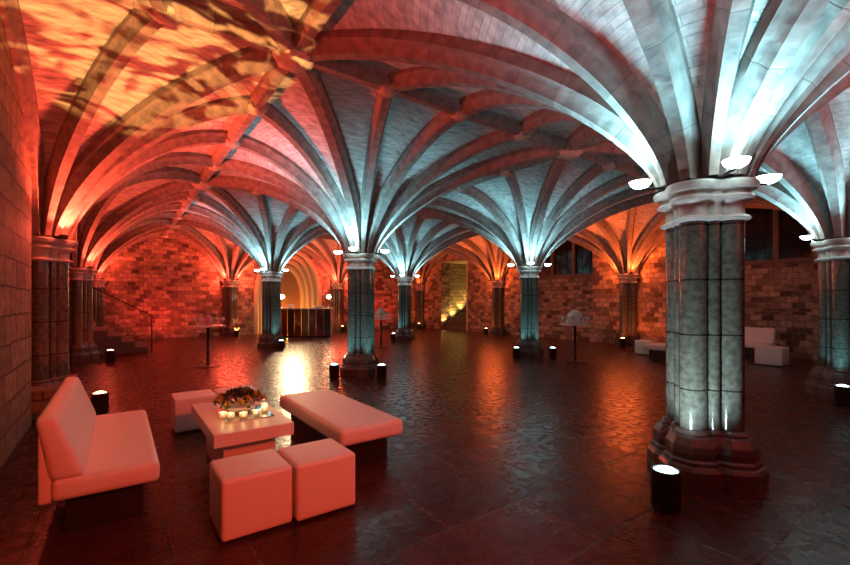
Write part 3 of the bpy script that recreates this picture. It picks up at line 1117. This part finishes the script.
def glass_thing(loc, label, group):
    b = new()
    lathe(b, [(.032, 0), (.032, .003), (.005, .008), (.004, .075), (.02, .095), (.034, .125), (.033, .175), (.031, .175), (.031, .125), (.015, .098), (0, .092)], 14, close=False)
    o = link('wine_glass', b, M['glass'], None, True, loc)
    return tag(o, label, 'glass', group)


hts = [((-2.95, 7.35), 'high round table with glasses before the red stone arch wall on the left', 'wine glass on the left high table in front of the red stone wall', 'glasses on the left high table'),
       ((2.98, 10.10), 'high round table between the middle column and the farthest column', 'wine glass on the high table between the middle and farthest columns', 'glasses on the middle high table'),
       ((4.86 + 1.05, 4.6), 'high round table right of the teal column below the window', 'wine glass on the high table right of the teal column', 'glasses on the right high table')]


def unproj(px, Z):
    X = (px - 425) / 424 * Z
    return CAM[0] + X * cos(TH) + Z * sin(TH), CAM[1] - X * sin(TH) + Z * cos(TH)


hpos = [unproj(208, 9.2), unproj(381, 13.2), unproj(575, 9.9)]
gproto = None
for n, ((x, y), (_, lt, lg, gr)) in enumerate(zip(hpos, hts)):
    if n == 0: ht = high_table((x, y, 0), lt)
    else: dup(ht, (x, y, 0), 0, lt)
    for k in range(11):
        a = 2 * pi * k / 11 + .2
        L = (x + .30 * cos(a), y + .30 * sin(a), .895)
        if gproto is None: gproto = glass_thing(L, lg, gr)
        else:
            c = gproto.copy(); COL.objects.link(c); c.location = L; c['label'] = lg; c['group'] = gr
flower_dome((hpos[0][0], hpos[0][1], .895), 'dark pointed flower bowl amid glasses on the left high table', .10, .17, M['pinkpetal'])
flower_dome((hpos[1][0], hpos[1][1], .895), 'pale rounded flower bowl on the high table by the middle column', .17, .26, M['whitepetal'])
flower_dome((hpos[2][0], hpos[2][1], .895), 'wide pale flower dome on the high table right of the teal column', .20, .24, M['whitepetal'])

# ------------------------------------------------------------------ bar
BXC, BYC = unproj(303, 17.0)
bar = thing('bar_counter', 'curved mirrored bar counter with steel edges before the orange doorway', 'bar', (BXC, BYC, 0), -TH + .05)
HWB = 1.12


def bar_arc(n, off=0.0):
    return [(HWB * (-1 + 2 * k / n), -.30 * (1 - (-1 + 2 * k / n) ** 2) + off) for k in range(n + 1)]


NP = 8
A = bar_arc(NP); Bk = bar_arc(NP, .07)
for k in range(NP):
    b = new()
    g = .012
    (x0, y0), (x1, y1) = A[k], A[k + 1]; (u0, v0), (u1, v1) = Bk[k], Bk[k + 1]
    dx = g
    q = [(x0 + dx, y0), (x1 - dx, y1), (u1 - dx, v1), (u0 + dx, v0)]
    lo = [b.verts.new((x, y, .06)) for x, y in q]; hi = [b.verts.new((x, y, 1.12)) for x, y in q]
    b.faces.new(lo); b.faces.new(hi)
    for e in range(4): b.faces.new((lo[e], lo[(e + 1) % 4], hi[(e + 1) % 4], hi[e]))
    link('front_panel', b, M['bronze'], bar)
b = new()
q = [(x * 1.03, y - .03) for x, y in A] + [(x * 1.03, .42) for x, y in reversed(A)]
lo = [b.verts.new((x, y, 1.12)) for x, y in q]; hi = [b.verts.new((x, y, 1.16)) for x, y in q]
b.faces.new(lo); b.faces.new(hi)
for e in range(len(q)): b.faces.new((lo[e], lo[(e + 1) % len(q)], hi[(e + 1) % len(q)], hi[e]))
link('countertop', b, M['china'], bar)
for sx in (-1, 1):
    b = new(); box(b, sx * HWB - .03, sx * HWB + .03, -.03, .40, 0, 1.12, .005, 1); link('end_panel', b, M['steel'], bar)
b = new()
q = [(x, y + .05) for x, y in A] + [(x, .36) for x, y in reversed(A)]
lo = [b.verts.new((x, y, 0)) for x, y in q]; hi = [b.verts.new((x, y, .065)) for x, y in q]
b.faces.new(lo); b.faces.new(hi)
for e in range(len(q)): b.faces.new((lo[e], lo[(e + 1) % len(q)], hi[(e + 1) % len(q)], hi[e]))
link('kick_base', b, M['black'], bar)


def on_bar(lx, ly):
    a = -TH + .05
    return (BXC + lx * cos(a) - ly * sin(a), BYC + lx * sin(a) + ly * cos(a), 1.16)


lp = None
for lx, lab in ((-.86, 'glowing globe lamp at the left end of the bar'), (1.0, 'glowing globe lamp at the right end of the bar')):
    L = on_bar(lx, .12)
    if lp is None:
        lp = thing('globe_lamp', lab, 'lamp', L, 0, 'globe lamps on the bar')
        b = new(); lathe(b, [(.07, 0), (.07, .012), (.02, .02), (.012, .05), (.010, .36), (.03, .38)], 18); link('stand', b, M['steel'], lp, True)
        b = new(); bmesh.ops.create_uvsphere(b, u_segments=20, v_segments=12, radius=.085)
        bmesh.ops.translate(b, verts=b.verts[:], vec=(0, 0, .455)); link('globe', b, M['glow'], lp, True)
    else:
        dup(lp, L, 0, lab)
    add_light('globe_light', 'POINT', (L[0], L[1], L[2] + .455), (1.0, .62, .25), 45, .1)
for lx, lab, r, h in ((-.50, 'white fluted bowl on the bar by the left lamp', .17, .14), (.62, 'white shallow dish on the bar by the right lamp', .22, .09)):
    b = new()
    n = 40
    prof = [(.4, 0), (.45, .03), (.75, .55), (1, 1), (.94, 1), (.7, .55), (.4, .1), (0, .08)]
    rings = []
    for rr, zz in prof:
        rings.append([b.verts.new((rr * r * (1 + .06 * cos(k * 2 * pi * 10 / n)) * cos(2 * pi * k / n), rr * r * (1 + .06 * cos(k * 2 * pi * 10 / n)) * sin(2 * pi * k / n), zz * h)) for k in range(n)])
    for a_, b_ in zip(rings, rings[1:]):
        for k in range(n): b.faces.new((a_[k], a_[(k + 1) % n], b_[(k + 1) % n], b_[k]))
    b.faces.new(rings[0])
    bmesh.ops.remove_doubles(b, verts=b.verts[:], dist=1e-5)
    o = link('bowl', b, M['china'], None, True, on_bar(lx, .05)); tag(o, lab, 'bowl', 'bowls on the bar')
# light in the arched doorway
add_light('doorway_light', 'POINT', (PX, WF + .1, .5), (1.0, .36, .05), 110, .1)

# ------------------------------------------------------------------ stairs
st = thing('stone_stair', 'dark stone steps rising to the left wall with a thin handrail beside them', 'stairs', (0, 0, 0))
for k in range(6):
    b = new(); box(b, WL - .58 if k < 5 else WL - 1.38, -3.12 - .3 * k, 12.55, 14.55, .165 * k + (.0 if k == 0 else .001), .165 * (k + 1), .012, 1)
    link('step', b, M['step'], st)
hr = thing('handrail', 'thin black iron handrail running down beside the left stair', 'handrail', (0, 0, 0))
b = new(); tube(b, [(-4.6, 12.62, 1.95), (-3.2, 12.62, 1.12), (-3.05, 12.62, 1.05), (-3.0, 12.62, .95)], .014, 8); link('rail', b, M['iron'], hr, True)
b = new(); tube(b, [(-3.03, 12.62, 0.0), (-3.03, 12.62, 1.04)], .016, 8); link('post', b, M['iron'], hr, True)

s2 = thing('passage_stair', 'dark stone steps climbing inside the yellow lit passage', 'stairs', (0, 0, 0))
for k in range(8):
    b = new(); box(b, WR + .02 + .3 * k, WR + 3.35, 13.98, 15.92, .165 * k + (.0 if k == 0 else .001), .165 * (k + 1), .012, 1)
    link('step', b, M['step'], s2)
sl = None
for k in range(4):
    kk = 2 * k
    L = (WR + .12 + .3 * kk, 15.80, .165 * (kk + 1) + .001)
    lab = 'small yellow uplight on the passage stair, %s' % ('lowest of the row', 'second step up from below', 'third of the row upward', 'topmost of the row')[k]
    if sl is None:
        sl = thing('step_uplight', lab, 'uplight', L, 0, 'uplights up the passage stair')
        b = new(); lathe(b, [(.045, 0), (.05, .09), (.04, .09), (.04, .07), (0, .07)], 16); link('housing', b, M['can'], sl, 'auto')
        b = new(); lathe(b, [(0, .082), (.038, .082), (.038, .075), (0, .075)], 16, close=False); link('lens', b, M['glow'], sl)
    else:
        dup(sl, L, 0, lab)
    add_light('step_light', 'SPOT', (L[0], L[1], L[2] + .12), (1.0, .62, .16), 55, .03, (L[0], L[1] + .10, L[2] + 1.2), radians(110), .6)
